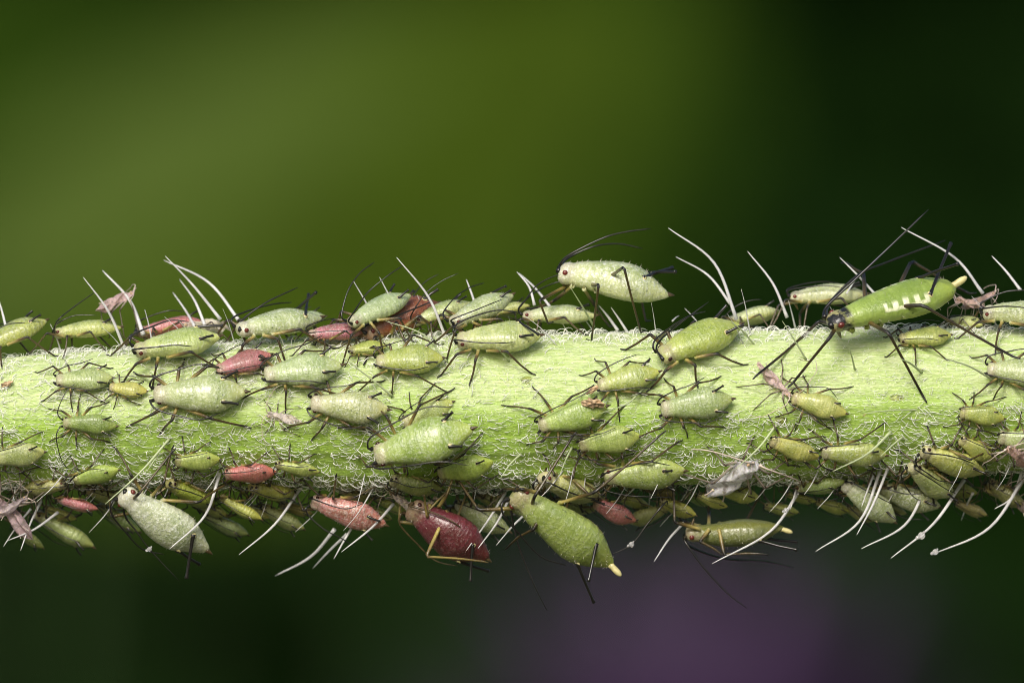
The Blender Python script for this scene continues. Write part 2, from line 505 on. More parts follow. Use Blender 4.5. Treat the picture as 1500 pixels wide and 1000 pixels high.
for a in [((10, 485), (-2, 438), None, .6, .05), ((183, 512), (122, 406), (158, 455), -.9, .055), ((210, 490), (150, 396), (190, 440), .9, .07),
          ((323, 468), (242, 375), (283, 418), -.2, .055), ((352, 472), (240, 381), (306, 414), 1.0, .06), ((300, 476), (263, 409), (285, 440), 1.3, .055),
          ((285, 478), (253, 428), (272, 455), 1.7, .05), ((563, 496), (518, 412), (543, 455), -1.0, .05), ((598, 490), (556, 406), (580, 452), -1.2, .05),
          ((654, 497), (581, 377), (627, 434), -1.3, .055), ((696, 445), (683, 409), None, .3, .045), ((783, 447), (757, 398), (775, 420), .2, .05),
          ((808, 452), (760, 400), None, 1.2, .05), ((1079, 468), (979, 334), (1046, 385), -.4, .06), ((1070, 445), (990, 376), (1037, 403), .2, .05),
          ((1153, 465), (1095, 368), (1132, 415), -.3, .055), ((1283, 432), (1230, 377), None, -.2, .045), ((1440, 430), (1320, 333), (1398, 377), -.2, .055),
          ((1495, 425), (1453, 375), None, .2, .05), ((905, 484), (877, 447), None, .1, .055), ((920, 488), (895, 450), None, -.4, .05),
          ((985, 470), (995, 462), None, .4, .03), ((1165, 480), (1155, 440), None, -.8, .035), ((1240, 430), (1262, 398), None, .8, .03),
          # underside
          ((322, 693), (248, 804), (300, 755), -2.1, .06), ((440, 715), (350, 812), (402, 768), -1.6, .055), ((490, 775), (403, 843), (455, 815), 1.5, .065),
          ((508, 782), (458, 832), None, 1.2, .055), ((520, 765), (489, 818), None, -.2, .05), ((576, 738), (500, 808), (545, 772), -1.8, .055),
          ((740, 722), (683, 806), (716, 760), -1.5, .05), ((747, 728), (700, 803), (728, 765), -1.3, .05), ((777, 746), (727, 798), None, -1.2, .045),
          ((1001, 766), (958, 822), None, -1.0, .05), ((1175, 712), (1043, 825), (1128, 778), -1.4, .06), ((1168, 712), (1158, 745), None, -.9, .04),
          ((1290, 688), (1195, 807), (1259, 763), -2.2, .06), ((1302, 682), (1255, 783), (1279, 738), -2.0, .055), ((1282, 690), (1262, 742), None, -1.5, .045),
          ((1357, 712), (1262, 803), (1325, 769), -1.8, .06), ((1412, 703), (1305, 817), (1367, 767), -2.0, .065), ((1505, 690), (1365, 812), (1450, 772), -1.4, .065),
          ((1498, 688), (1457, 745), (1482, 728), -.6, .05), ((1425, 722), (1408, 762), None, 1.2, .045), ((60, 734), (30, 806), None, -.8, .045),
          ((85, 750), (12, 791), (50, 775), -.9, .05), ((45, 745), (5, 800), None, -.2, .04), ((955, 700), (950, 748), None, .8, .04)]:
    bristle(a[0], a[2 - 1], a[2], a[3], a[4])
for a in [((250, 640), (154, 738), (205, 692), -3.2, .045), ((240, 662), (215, 690), None, -2.8, .04), ((1305, 632), (1220, 690), (1270, 665), -3.4, .05),
          ((1322, 640), (1290, 668), None, -3.0, .04), ((763, 665), (733, 700), None, -2.9, .04), ((838, 655), (821, 692), None, -3.0, .04),
          ((1140, 618), (1078, 686), (1112, 655), -3.3, .045), ((575, 580), (498, 520), (540, 552), -3.2, .04), ((655, 530), (565, 470), (620, 490), -2.2, .04),
          ((745, 528), (727, 508), None, -2.6, .04), ((1252, 540), (1244, 510), None, -3.4, .035), ((1350, 545), (1318, 525), None, -3.6, .05),
          ((1180, 525), (1146, 470), (1165, 500), -2.6, .035), ((870, 478), (835, 420), (855, 452), -1.8, .04), ((1105, 505), (1068, 470), None, -2.5, .035),
          ((1345, 600), (1262, 606), None, -3.4, .03), ((950, 560), (880, 605), (920, 590), -3.5, .035), ((1460, 560), (1385, 525), None, -3.8, .045)]:
    bristle(a[0], a[1], a[2], a[3], a[4], 'greenhair')

for k in range(64):
    low = k % 3 != 0
    px = rng.uniform(-10, 1510)
    x = (px - 750) / 50
    th_ = R(rng.uniform(-100, -50)) if low else R(rng.uniform(55, 100))
    p_ = stem_pt(x, th_, -.03); n_ = radial(p_)
    ln = rng.uniform(.5, 1.5)
    e_ = p_ + n_ * ln + np.array((-rng.uniform(.1, .9) * ln, rng.uniform(-.5, .1) * ln, 0))
    path = spline([p_, (p_ + e_) / 2 + n_ * .08 * ln, e_], 5)
    q = np.linspace(0, 1, len(path))
    V, F = tube(path, rng.uniform(.016, .028) * (1.05 - .85 * q), 6)
    link('hair', mesh('hair', V, F), stem, (M['hair'],))

# warty hair sockets on the stem skin
def sockets():
    me = None
    for px, py, s in ((772, 556, .17), (765, 550, .10), (572, 577, .16), (1178, 523, .14), (1140, 613, .20), (1252, 541, .15), (1230, 530, .08),
                      (1345, 544, .15), (1310, 585, .2), (662, 530, .14), (940, 515, .08), (1420, 560, .1), (505, 640, .08), (210, 610, .09)):
        p = at(px, py, 0); dz = p[2] - stem_c(p[0]); th = math.asin(max(-1, min(1, dz / stem_r0(p[0]))))
        c = stem_pt(p[0], th, -0.03); nrm = radial(c)
        V, F = ball((0, 0, 0), 1.0, (0, 0, 1), 12, 6, 0.45)
        V = V * (1 + nrng.normal(0, 0.12, (len(V), 1)))
        ax = np.array((1.0, 0, 0)); sd = np.cross(nrm, ax)
        W = c + s * (V[:, :1] * ax * 1.3 + V[:, 1:2] * sd * 0.8 + V[:, 2:] * nrm * 0.5)
        link('hair_socket', mesh('hair_socket', W, F), stem, (M['socket'],))
M['socket'] = simple_mat('socket_olive', (0.20, 0.24, 0.05), 0.5, 0.4, 0.5, sss=0.1, vscale=8)
sockets()

# ------------------------------------------------------------------ aphids
TT = np.array([0, .012, .03, .07, .12, .16, .20, .28, .38, .50, .62, .74, .85, .93, .98, 1.0])
WW = np.array([.062, .086, .100, .110, .106, .116, .128, .148, .172, .196, .208, .186, .126, .072, .036, .008])
UU = np.array([.034, .054, .070, .084, .086, .098, .108, .122, .136, .148, .152, .134, .092, .052, .026, .006])
VV = np.array([.036, .058, .074, .084, .080, .084, .086, .090, .100, .114, .118, .106, .078, .044, .020, .006])
NR, NM = 96, 28
GROOVES = [.115, .195, .27, .345, .42, .495, .57, .645, .72, .79, .86]

def smooth_interp(t, a):
    # Catmull-Rom through the profile points
    i = np.clip(np.searchsorted(TT, t, side='right') - 1, 0, len(TT) - 2)
    h = TT[i + 1] - TT[i]; s = (t - TT[i]) / h
    sl = np.gradient(a, TT)
    return ((2 * s**3 - 3 * s**2 + 1) * a[i] + (s**3 - 2 * s**2 + s) * h * sl[i] + (-2 * s**3 + 3 * s**2) * a[i + 1] + (s**3 - s**2) * h * sl[i + 1])

PAL = {'p': (.43, .51, .22), 'g': (.35, .45, .13), 't': (.36, .46, .20), 'y': (.42, .48, .14), 'k': (.42, .155, .19), 'm': (.125, .028, .040),
       'r': (.32, .10, .06), 'w': (.46, .55, .37), 'o': (.17, .18, .045), 'b': (.42, .50, .31), 'h': (.35, .46, .115)}
ALL = []

def aphid(label, head, tail, col='g', wax=0.35, fat=1.0, th=None, dy=0.0, dyt=None, lift=None, ant='back', feet=None, knees=None, corn=0.17, corn_dir=None,
          cauda='point', mat='cuticle', name='aphid', cat='aphid', group='aphids feeding on the stem', eye='eyedark', ant_px=None, tall=1.0, legk=1.0,
          setae=26, legdark=0.0, crumple=0.0, corn_rad=.0165, colv=None, legs=True, antm='black', blunt=False, antr=1.0):
    lr = random.Random(hash((round(head[0]), round(head[1]), round(tail[0]))) & 0xffffff)
    nr = np.random.default_rng(lr.randrange(1 << 30))
    approx = math.hypot(head[0] - tail[0], head[1] - tail[1]) / 50.0
    hgt = (0.13 if lift is None else lift) * approx + 0.05
    def place(px, d):
        p = at(px[0], px[1], 0); dz = p[2] - stem_c(p[0]); rr = stem_r0(p[0]) + hgt
        y = -math.sqrt(max(0.0, rr * rr - dz * dz)) + d
        return at(px[0], px[1], y)
    H = place(head, dy); T = place(tail, dy if dyt is None else dyt)
    L = float(np.linalg.norm(T - H)); A = (T - H) / L
    mid = (H + T) / 2
    if th is None: N = radial(mid)
    else: N = np.array((0.0, -math.cos(R(th)), math.sin(R(th))))
    N = unit(N - A * np.dot(N, A)); B = np.cross(N, A)
    base = mid - N * hgt
    mw = Matrix(((A[0], B[0], N[0], base[0]), (A[1], B[1], N[1], base[1]), (A[2], B[2], N[2], base[2]), (0, 0, 0, 1)))
    root = empty(name, mw)
    tag(root, label, cat, group)
    Q = np.array([A, B, N])
    loc = lambda W: (np.asarray(W, float) - base) @ Q.T
    wld = lambda a, b, n: H + A * (a * L) + B * (b * L) + N * (n * L)
    # --- trunk
    t = np.linspace(0, 1, NR) ** 1.08
    warp = t ** lr.uniform(.88, 1.12)
    tq = np.where(t < .95, t * .93, .8835 + (t - .95) / .05 * .1165) if blunt else np.where(t > .25, np.clip(warp + (t - warp) * np.clip((.4 - t) / .15, 0, 1), 0, 1), t)
    fat = fat * lr.uniform(.93, 1.07)
    hd_ = 1 + (lr.uniform(.02, .16) if L < 1.7 else lr.uniform(-.06, .06)) * np.clip((.24 - t) / .10, 0, 1)
    gs = (1.35 if L < 2.6 else .6) * (.3 if crumple else 1)
    w = smooth_interp(tq, WW) * fat; u = smooth_interp(tq, UU) * fat * tall; v = smooth_interp(tq, VV) * (0.5 + 0.5 * fat)
    w = w * hd_; u = u * hd_
    g = np.ones(NR)
    for q in GROOVES:
        g -= gs * (0.034 if q < .22 else 0.017) * np.exp(-((t - q) / (0.010 if q < .22 else .0065)) ** 2)
        g += gs * 0.010 * np.exp(-((t - q + .030) / .020) ** 2) * (q > .25)
    arch = 0.012 * np.sin(np.pi * t) * fat
    ph = np.arange(NM) * 2 * math.pi / NM
    cosp, sinp = np.cos(ph), np.sin(ph)
    scal = 1 + 0.012 * np.sin((t * 13.3) * 2 * math.pi)[:, None] * np.exp(-((sinp[None, :]) / 0.35) ** 2) * np.clip((t - .28) * 8, 0, 1)[:, None]
    lat = w[:, None] * np.sign(cosp) * np.abs(cosp) ** 0.84 * g[:, None] * scal
    ver = np.where(sinp > 0, u[:, None], v[:, None]) * np.sign(sinp) * np.abs(sinp) ** .90 * g[:, None] + arch[:, None]
    bend = lr.uniform(-0.02, 0.02) * np.sin(np.pi * t)
    # soft lumps, flank folds and rows of small pits, a little different on every one
    lump = np.zeros_like(lat)
    for _ in range(7):
        lump += np.sin(nr.uniform(4, 16) * t[:, None] * 2 + nr.uniform(0, 6.3) + nr.integers(1, 4) * ph[None, :]) * nr.uniform(.4, 1)
    body_w = np.clip((t - .02) / .1, 0, 1)[:, None] * np.clip((1 - t) / .1, 0, 1)[:, None]
    rel = 1 + body_w * 0.0065 * lump
    fold = np.exp(-((sinp[None, :] + .18) / .10) ** 2) * np.clip((t - .22) / .1, 0, 1)[:, None] * np.clip((.95 - t) / .1, 0, 1)[:, None]
    rel = rel - .045 * fold
    for q in GROOVES[3:]:
        for pc in (.62, 1.05, math.pi - .62, math.pi - 1.05):
            rel = rel - .030 * np.exp(-((t[:, None] - q + .036) / .011) ** 2 - ((ph[None, :] - pc) / .13) ** 2)
    lat = lat * rel; ver = arch[:, None] + (ver - arch[:, None]) * rel
    Gr = H + (t * L)[:, None, None] * A + ((lat + bend[:, None]) * L)[..., None] * B + (ver * L)[..., None] * N
    if crumple:
        f = [nr.uniform(2, 9, 3) * np.array((1, 3, 3)) for _ in range(5)]; pz = nr.uniform(0, 6.28, 5)
        rl = np.stack([t[:, None] + 0 * lat, lat, ver], -1)
        dd = sum(np.sin(rl @ f[k] * 2 + pz[k]) for k in range(5))
        Gr = Gr + (crumple * L * 0.016) * dd[..., None] * N + (crumple * L * 0.015) * np.roll(dd, 3, axis=1)[..., None] * B
        Gr = Gr + nr.normal(0, 0.0022 * crumple * L, Gr.shape)
    V = [Gr.reshape(-1, 3)]
    up = (sinp * 0.5 + 0.5)[None, :] + 0 * lat
    CA = [np.stack([(t[:, None] + 0 * lat), up, 0 * lat, 0 * lat], -1).reshape(-1, 4)]
    LP = [np.stack([t[:, None] + 0 * lat, lat, ver], -1).reshape(-1, 3)]
    nv = NR * NM
    dead = set(); drop = set()
    legdefs = []
    if legs:
        for k, tt in enumerate((.155, .245, .335)):
            i = int(np.argmin(abs(t - tt))) - 1
            for s in (1, -1):
                j = int(round((NM * (318 / 360.0)))) - 1 if s == 1 else int(round(NM * (222 / 360.0))) - 1
                for a in (0, 1):
                    for b_ in (0, 1): dead.add((i + a, (j + b_) % NM))
                drop.add((i + 1) * NM + (j + 1) % NM)
                lp = [(i, j), (i, j + 1), (i, j + 2), (i + 1, j + 2), (i + 2, j + 2), (i + 2, j + 1), (i + 2, j), (i + 1, j)]
                legdefs.append((k, s, [a * NM + b_ % NM for a, b_ in lp]))
    F = []
    for i in range(NR - 1):
        for j in range(NM):
            if (i, j) in dead: continue
            F.append((i * NM + j, i * NM + (j + 1) % NM, (i + 1) * NM + (j + 1) % NM, (i + 1) * NM + j))
    V0 = V[0]
    # caps
    for rg, flip in ((0, True), (NR - 1, False)):
        V.append(V0[rg * NM:(rg + 1) * NM].mean(axis=0)[None]); CA.append(CA[0][rg * NM][None]); LP.append(LP[0][rg * NM][None])
        for j in range(NM):
            f = (nv, rg * NM + (j + 1) % NM, rg * NM + j)
            F.append(f if flip else f[::-1])
        nv += 1
    # --- legs grown out of the thorax
    ftgt = {0: (-.24, .34), 1: (.20, .53), 2: (.90, .45)}
    for k, s, lp in legdefs:
        P0 = V0[lp].mean(axis=0)
        key = ('f', 'm', 'h')[k] + ('a' if s == 1 else 'b')
        ja, jb = lr.uniform(-.13, .13), lr.uniform(-.10, .12)
        f0 = wld(ftgt[k][0] + ja, s * (ftgt[k][1] + jb) * legk, 0.02)
        Fp = to_stem(f0, 0.03)
        if feet and key in feet:
            q = feet[key]
            Fp = at(q[0], q[1], q[2])
            if len(q) == 3 and False: pass
        d = Fp - P0; D = float(np.linalg.norm(d))
        mxl = 0.95 * L * legk
        if D > mxl and not (feet and key in feet): Fp = P0 + d / D * mxl; d = Fp - P0; D = mxl
        out = B * s
        pole = unit(N * lr.uniform(.7, 1.1) + out * 0.55 + A * (-.25, 0.05, .25)[k])
        tot = max(D * lr.uniform(1.10, 1.32), 0.45 * L * legk)
        lf, lt = tot * .42, tot * .58
        c = max(-1, min(1, (lf * lf + D * D - lt * lt) / (2 * lf * D))) if D > 1e-6 else 0
        dn = d / D; pp = unit(pole - dn * np.dot(pole, dn))
        K = P0 + dn * lf * c + pp * lf * math.sqrt(max(0, 1 - c * c))
        if knees and key in knees:
            q = knees[key]; K = at(q[0], q[1], q[2])
        # tarsus lies along the surface
        tg = unit((Fp - K) - radial(Fp) * np.dot(Fp - K, radial(Fp)))
        E = Fp + tg * 0.055 * L + radial(Fp) * 0.01 * L
        nrm = unit(P0 - (H + A * np.dot(P0 - H, A)))
        cox = P0 + unit(nrm + unit(K - P0)) * 0.022 * L
        path = np.array([cox, cox + (K - cox) * .12, cox + (K - cox) * .45, cox + (K - cox) * .80, K - (K - cox) * .045, K + (Fp - K) * .035,
                         K + (Fp - K) * .12, K + (Fp - K) * .55, K + (Fp - K) * .93, Fp, Fp + (E - Fp) * .5, E])
        bow = np.cross(dn, pp) * 0.012 * L * lr.uniform(-1, 1) - radial(Fp) * 0.012 * L
        path[6:9] += bow * np.array([.4, 1, .3])[:, None]
        rad = L * np.array([.0270, .0175, .0205, .0190, .0172, .0165, .0135, .0122, .0118, .0110, .0090, .0055]) * (1.0 if L > 1.6 else 1.15) * (.80 if L > 3 else 1.0)
        if name != 'aphid': rad = rad * .8
        dark = np.array([.0, .05, .30, .75, 1.0, 1.0, .72, .70, .95, 1.0, 1.0, 1.0]) + legdark
        rs = rings(path, rad, 8)
        prev = np.array(lp); pv = V0[lp]
        best = None
        for fl in (False, True):
            r0 = rs[0][::-1] if fl else rs[0]
            for q in range(8):
                e_ = float(((np.roll(r0, q, axis=0) - pv) ** 2).sum())
                if best is None or e_ < best[0]: best = (e_, fl, q)
        for q, rg in enumerate(rs):
            rg = np.roll(rg[::-1] if best[1] else rg, best[2], axis=0)
            idx = np.arange(nv, nv + 8)
            V.append(rg); nv += 8
            CA.append(np.tile([0.25, .5, 1.0 if q else .4, min(1.0, max(0.0, dark[q]))], (8, 1)))
            LP.append(np.tile([.3 + .1 * q, .2 * s, .3 * k], (8, 1)) + nr.normal(0, .01, (8, 3)))
            for j in range(8):
                F.append((int(prev[j]), int(prev[(j + 1) % 8]), int(idx[(j + 1) % 8]), int(idx[j])))
            prev = idx
        V.append(path[-1][None]); CA.append(np.array([[.25, .5, 1, 1]])); LP.append(np.array([[1., .2, .3]]))
        for j in range(8): F.append((int(prev[j]), int(prev[(j + 1) % 8]), nv))
        nv += 1
    V = np.vstack(V); CA = np.vstack(CA); LP = np.vstack(LP)
    keep = np.array([i not in drop for i in range(len(V))]); re = np.cumsum(keep) - 1
    F = [tuple(int(re[i]) for i in f) for f in F]
    me = mesh('body', loc(V[keep]), F)
    off = nr.uniform(0, 50, 3)
    a1 = me.attributes.new('ca', 'FLOAT_COLOR', 'POINT'); a1.data.foreach_set('color', CA[keep].astype(np.float32).reshape(-1))
    a2 = me.attributes.new('lp', 'FLOAT_VECTOR', 'POINT'); a2.data.foreach_set('vector', (LP[keep] + off).astype(np.float32).reshape(-1))
    body = link('body', me, root, (M[mat],))
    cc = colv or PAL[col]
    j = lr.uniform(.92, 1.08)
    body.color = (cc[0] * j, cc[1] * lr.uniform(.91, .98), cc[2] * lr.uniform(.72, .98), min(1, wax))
    ALL.append((root, H, T, L))
    # --- eyes
    ih = int(np.argmin(abs(t - .062)))
    for s in (1, -1):
        pe = wld(.062, s * w[ih] * .93, u[ih] * .30)
        Ve, Fe = ball(pe, .026 * L * (1.1 if L < 1.6 else 1), B * s, 12, 8, .75)
        link('eye', mesh('eye', loc(Ve), Fe), root, (M[eye],))
    # --- antennae
    if ant:
        for s in (1, -1):
            p0 = wld(-.004, s * w[3] * .72, u[2] * .35)
            k = 'a' if s == 1 else 'b'
            if ant_px and k in ant_px:
                pts = [p0] + [at(*q) for q in ant_px[k]]
            else:
                e1, e2, e3 = lr.uniform(.8, 1.25), lr.uniform(.7, 1.4), lr.uniform(.75, 1.08)
                if ant == 'back':
                    pts = [p0, wld(-.035, s * .085, .08), wld(.03, s * .155 * e1, .12), wld(.30 * e3, s * .225 * e1, .15 * e2), wld(.58 * e3, s * .27 * e1, .16 * e2), wld(.82 * e3, s * .27 * e2, .13 * e2)]
                elif ant == 'up':
                    pts = [p0, wld(-.05, s * .08, .09), wld(.03, s * .13, .20), wld(.25 * e3, s * .20 * e1, .32 * e2), wld(.55 * e3, s * .26 * e1, .42 * e2), wld(.85 * e3, s * .28, .46 * e2)]
                else:
                    pts = [p0, wld(-.05, s * .085, .06), wld(-.10, s * .2 * e1, .10), wld(-.05, s * .40 * e1, .08 * e2), wld(.05, s * .62 * e1, .02), wld(.2 * e1, s * .75 * e1, -.03)]
            path = spline(pts, 5)
            q = np.linspace(0, 1, len(path))
            rad = antr * L * (.0128 - .0070 * q) * (.85 if L > 3 else 1.0); rad[0:3] = L * np.array([.024, .022, .016]); rad[-1] *= .5
            rad[6::5] *= 1.18
            Va, Fa = tube(path, rad, 6)
            link('antenna', mesh('antenna', loc(Va), Fa), root, (M[antm if name == 'aphid' else 'skinleg'],))
    # --- cornicles
    if corn:
        ic = int(np.argmin(abs(t - .745)))
        for s in (1, -1):
            a = R(47)
            p0 = wld(.745, s * w[ic] * math.cos(a) * .98, u[ic] * math.sin(a) + arch[ic])
            if corn_dir and s in corn_dir: p1 = at(*corn_dir[s])
            else:
                dr = unit(A * .86 + N * lr.uniform(.22, .42) + B * s * lr.uniform(.22, .45))
                p1 = p0 + dr * corn * L
            ln = p1 - p0
            path = np.array([p0 - unit(ln) * .01 * L, p0 + ln * .03, p0 + ln * .12, p0 + ln * .5, p0 + ln * .9, p0 + ln * .96, p1])
            path[3] += N * .006 * L
            cr_ = corn_rad * L
            Vc, Fc = tube(path, cr_ * np.array([1.5, 1.35, 1.0, .88, .85, 1.15, 1.1]), 9)
            link('cornicle', mesh('cornicle', loc(Vc), Fc), root, (M['black' if name == 'aphid' else 'skinleg'],))
            Vb, Fb = ball(p0, cr_ * 2.0, N * .6 + B * s * .5, 12, 6, .45)
            link('cornicle_base', mesh('cornicle_base', loc(Vb), Fb), root, (M['pale'],))
    # --- cauda
    if cauda:
        ln = .075 if cauda == 'point' else .125
        dr = unit(A + N * (.10 if cauda == 'point' else .42))
        p0 = wld(.972, 0, .012)
        path = np.array([p0 + dr * ln * L * q for q in (0, .2, .45, .7, .9, 1.0)])
        rr = L * (np.array([.024, .023, .018, .012, .007, .002]) if cauda == 'point' else np.array([.030, .024, .026, .025, .017, .006]))
        Vc, Fc = tube(path, rr, 9)
        link('cauda', mesh('cauda', loc(Vc), Fc), root, (M['brown' if cauda == 'point' else 'pale'],))
    # --- beak
    if name == 'aphid':
        p0 = wld(.055, 0, -.045 * fat); p1 = wld(.10, 0, -.16)
        path = np.array([p0, p0 + (p1 - p0) * .4, p0 + (p1 - p0) * .8, p1])
        Vr, Fr = tube(path, L * np.array([.022, .017, .012, .004]), 7)
        link('beak', mesh('beak', loc(Vr), Fr), root, (M['brown'],))
    # --- fine setae standing off the back
    if setae:
        Vs, Fs = [], []
        for _ in range(setae):
            tt = lr.uniform(.03, .97); i = int(np.argmin(abs(t - tt))); a = lr.uniform(R(-40), R(220))
            p = wld(tt, w[i] * math.cos(a), (u[i] if math.sin(a) > 0 else v[i]) * math.sin(a) + arch[i])
            dr = unit(B * math.cos(a) + N * math.sin(a) + A * lr.uniform(-.1, .5)); h_ = L * lr.uniform(.018, .034)
            sd = unit(np.cross(dr, (.2, .5, .8))) * .0026 * L; s2 = np.cross(dr, sd)
            o_ = len(Vs)
            Vs += [p - dr * .004 * L + sd, p - dr * .004 * L - sd * .5 + s2, p - dr * .004 * L - sd * .5 - s2, p + dr * h_]
            Fs += [(o_, o_ + 1, o_ + 3), (o_ + 1, o_ + 2, o_ + 3), (o_ + 2, o_, o_ + 3)]
        so = link('bristle', mesh('bristle', loc(np.array(Vs)), Fs, False), root, (M['seta'],))
        so['kind'] = 'stuff'
    return root

def skin(label, head, tail, **kw):
    o = dict(col='w', colv=(.82, .77, .78), wax=.5, fat=.66, mat='skin', name='shed_skin', cat='shed skin', group='shed aphid skins', corn=.12, cauda=None,
             eye='tan', crumple=1.0, setae=0, ant='side', corn_rad=.010, lift=.10)
    o.update(kw)
    return aphid(label, head, tail, **o)

# ---- upper edge of the stem
aphid('green aphid cut off at the end of the row, tail beside a red-eyed aphid', (-30, 512), (69, 470), 'g', .3, lift=.16)
aphid('light green aphid with dull red eye below the pinkish shed skin', (79, 489), (178, 480), 'p', .25, eye='eye', ant='up', lift=.2, ant_px={'b': [(84, 470, -1), (105, 452, -.8), (140, 427, -.5)], 'a': [(84, 474, -1.3), (110, 462, -1.4), (144, 462, -1.5)]})
aphid('pink aphid half hidden behind a long light green aphid', (203, 488), (303, 474), 'k', .15, dy=1.0, eye='eye', lift=.2)
aphid('long light green aphid with clear red eye in front of a pink back', (197, 514), (323, 493), 'p', .22, eye='eye', fat=.92, lift=.2, corn_dir={1: (326, 477, -1.5)})
aphid('pale powdery green aphid climbing behind white bristle, red eye', (348, 484), (472, 466), 'b', .55, eye='eye', lift=.22, dy=-.3, ant_px={'b': [(356, 468, -1.2), (390, 443, -1), (436, 421, -.6)]}, corn_dir={1: (463, 428, -1.4), -1: (452, 431, .2)})
aphid('pink aphid with red eye facing the pale powdery aphid', (452, 491), (535, 484), 'k', .3, eye='eye', lift=.16, dy=-.2, fat=1.0)
aphid('blue green aphid riding over a large reddish brown aphid', (512, 474), (602, 432), 'b', .3, eye='eye', lift=.3, dy=-.5, ant='up')
aphid('large reddish brown aphid squeezed beneath a blue green aphid', (530, 492), (642, 446), 'r', .1, eye='eye', lift=.24, dy=.9, fat=1.25)
aphid('pale green aphid with red eye behind the longest slanting bristle', (606, 472), (692, 444), 'p', .3, eye='eye', lift=.24, dy=0.1, ant='up')
aphid('grey green aphid with tail raised on the stem ridge', (661, 474), (752, 432), 'b', .35, eye='eye', lift=.24, dy=-.3, corn_dir={1: (741, 419, -.8)})
aphid('green aphid with dark red eye and pale legs, alone below the ridge row', (669, 499), (793, 492), 'p', .25, eye='eye', lift=.18, corn_dir={1: (789, 490, -2.4)})
aphid('blue green aphid under the legs of the tall standing aphid', (765, 463), (874, 463), 'b', .3, eye='eye', lift=.2, dy=-.1, ant='up')
aphid('tall powdery aphid standing high on the stem with antennae swept back', (818, 400), (980, 434), 'w', .62, eye='eye', th=82, dy=-.4, dyt=-.5, lift=.2, tall=1.12, fat=1.10, setae=110, corn_rad=.016,
      feet={'fa': (803, 474, -.9), 'fb': (778, 452, .2), 'ma': (866, 500, -1.0), 'mb': (893, 478, .5), 'ha': (939, 487, -.9), 'hb': (946, 470, .7)},
      knees={'fa': (790, 440, -1.3), 'ma': (877, 417, -2.0), 'ha': (914, 391, -2.1), 'hb': (940, 440, .8), 'mb': (872, 448, .5), 'fb': (812, 440, .5)},
      corn_dir={1: (990, 398, -.9), -1: (985, 392, .5)},
      ant_px={'a': [(830, 376, -.6), (880, 350, -.6), (915, 340, -.5), (953, 335, -.4)], 'b': [(832, 378, .2), (870, 361, .3), (905, 357, .5), (941, 364, .6)]})
aphid('green aphid tilted head down over the stem rim with high black cornicles', (967, 523), (1086, 476), 'h', .18, lift=.17, fat=1.02, corn=.2, ant_px={'b': [(962, 506, -2), (990, 478, -1.4), (1038, 442, -1.0)]})
aphid('bluish aphid half sunk behind the stem rim', (1064, 474), (1143, 456), 'b', .4, dy=1.3, lift=.14)
aphid('pale aphid with red eye sheltering behind the barred black-headed aphid', (1157, 436), (1272, 432), 'w', .35, eye='eye', th=85, dy=.7, lift=.2)
aphid('large barred green aphid with black head and long black legs', (1214, 474), (1400, 420), 'h', .02, fat=.80, blunt=True, mat='adult', eye='eye', th=52, dy=-.55, dyt=-1.2, lift=.24, cauda='tongue', corn_rad=.0125, legdark=.15, setae=30, colv=(.29, .40, .10),
      feet={'fa': (1162, 560, -2.45), 'fb': (1110, 548, -2.5), 'ma': (1352, 580, -2.2), 'mb': (1240, 385, .8), 'ha': (1484, 522, -2.3), 'hb': (1420, 430, .9)},
      knees={'fa': (1215, 495, -3.1), 'fb': (1200, 470, -.6), 'ma': (1302, 488, -3.3), 'mb': (1265, 400, .2), 'ha': (1352, 447, -2.7), 'hb': (1335, 382, .6)},
      corn_dir={1: (1404, 386, -2.4), -1: (1393, 356, -.6)},
      ant_px={'a': [(1210, 450, -2.2), (1250, 412, -2), (1310, 355, -1.8), (1360, 307, -1.5)], 'b': [(1213, 448, -1), (1255, 404, -.4), (1300, 384, .4), (1385, 352, 1.0)]})
aphid('small lime nymph tucked under the barred aphid', (1317, 497), (1394, 491), 'y', .12, fat=1.15, lift=.14)
aphid('blue grey aphid with crimson eye beside the tangle of skins, cut off', (1440, 458), (1560, 462), 'b', .5, eye='eye', lift=.2, dy=-.3)
aphid('green aphid with tan head at the end of the stem, cut off', (1446, 541), (1545, 548), 't', .3)
aphid('tiny yellow green nymph below the pink ridge aphid', (511, 514), (566, 507), 'y', .15, lift=.16)
# ---- face of the stem
aphid('green aphid nose to tail with a small yellowish nymph', (82, 557), (166, 554), 't', .25, fat=1.05)
aphid('small yellowish nymph following close behind a green aphid', (160, 567), (216, 573), 'y', .12)
aphid('big pale teal aphid broadside above bare stem, largest on this face', (225, 578), (362, 574), 't', .38, fat=.98, colv=(.39, .48, .23), corn=.19, tall=1.0)
aphid('rosy aphid with antennae folded over its back above a big teal aphid', (317, 543), (398, 519), 'k', .12, fat=1.02)
aphid('pale banded green aphid behind the rosy aphid', (387, 550), (502, 535), 't', .35, colv=(.39, .48, .23))
aphid('plump green aphid over a patch of bare stem, cornicle straight back', (551, 531), (650, 525), 'g', .25, fat=1.08)
aphid('striped green aphid between the shed skin and a big glossy aphid', (455, 590), (570, 600), 't', .38, colv=(.39, .48, .23))
aphid('green aphid with tan debris at its face', (876, 566), (967, 544), 'g', .25)
aphid('teal backed aphid with legs spread on pale stem near a stretched skin', (968, 600), (1074, 584), 'g', .3, colv=(.31, .41, .15))
aphid('green aphid with a brown flake stuck on its back', (789, 624), (890, 594), 'g', .2, fat=.98)
aphid('half hidden green aphid lying behind the big glossy aphid', (590, 620), (664, 588), 'g', .2, dy=.25, fat=1.1)
aphid('big glossy green aphid with whitened head lying on two others', (549, 668), (694, 627), 'g', .3, fat=1.06, lift=.2, dy=-.35, th=12, corn=.13, colv=(.32, .44, .14))
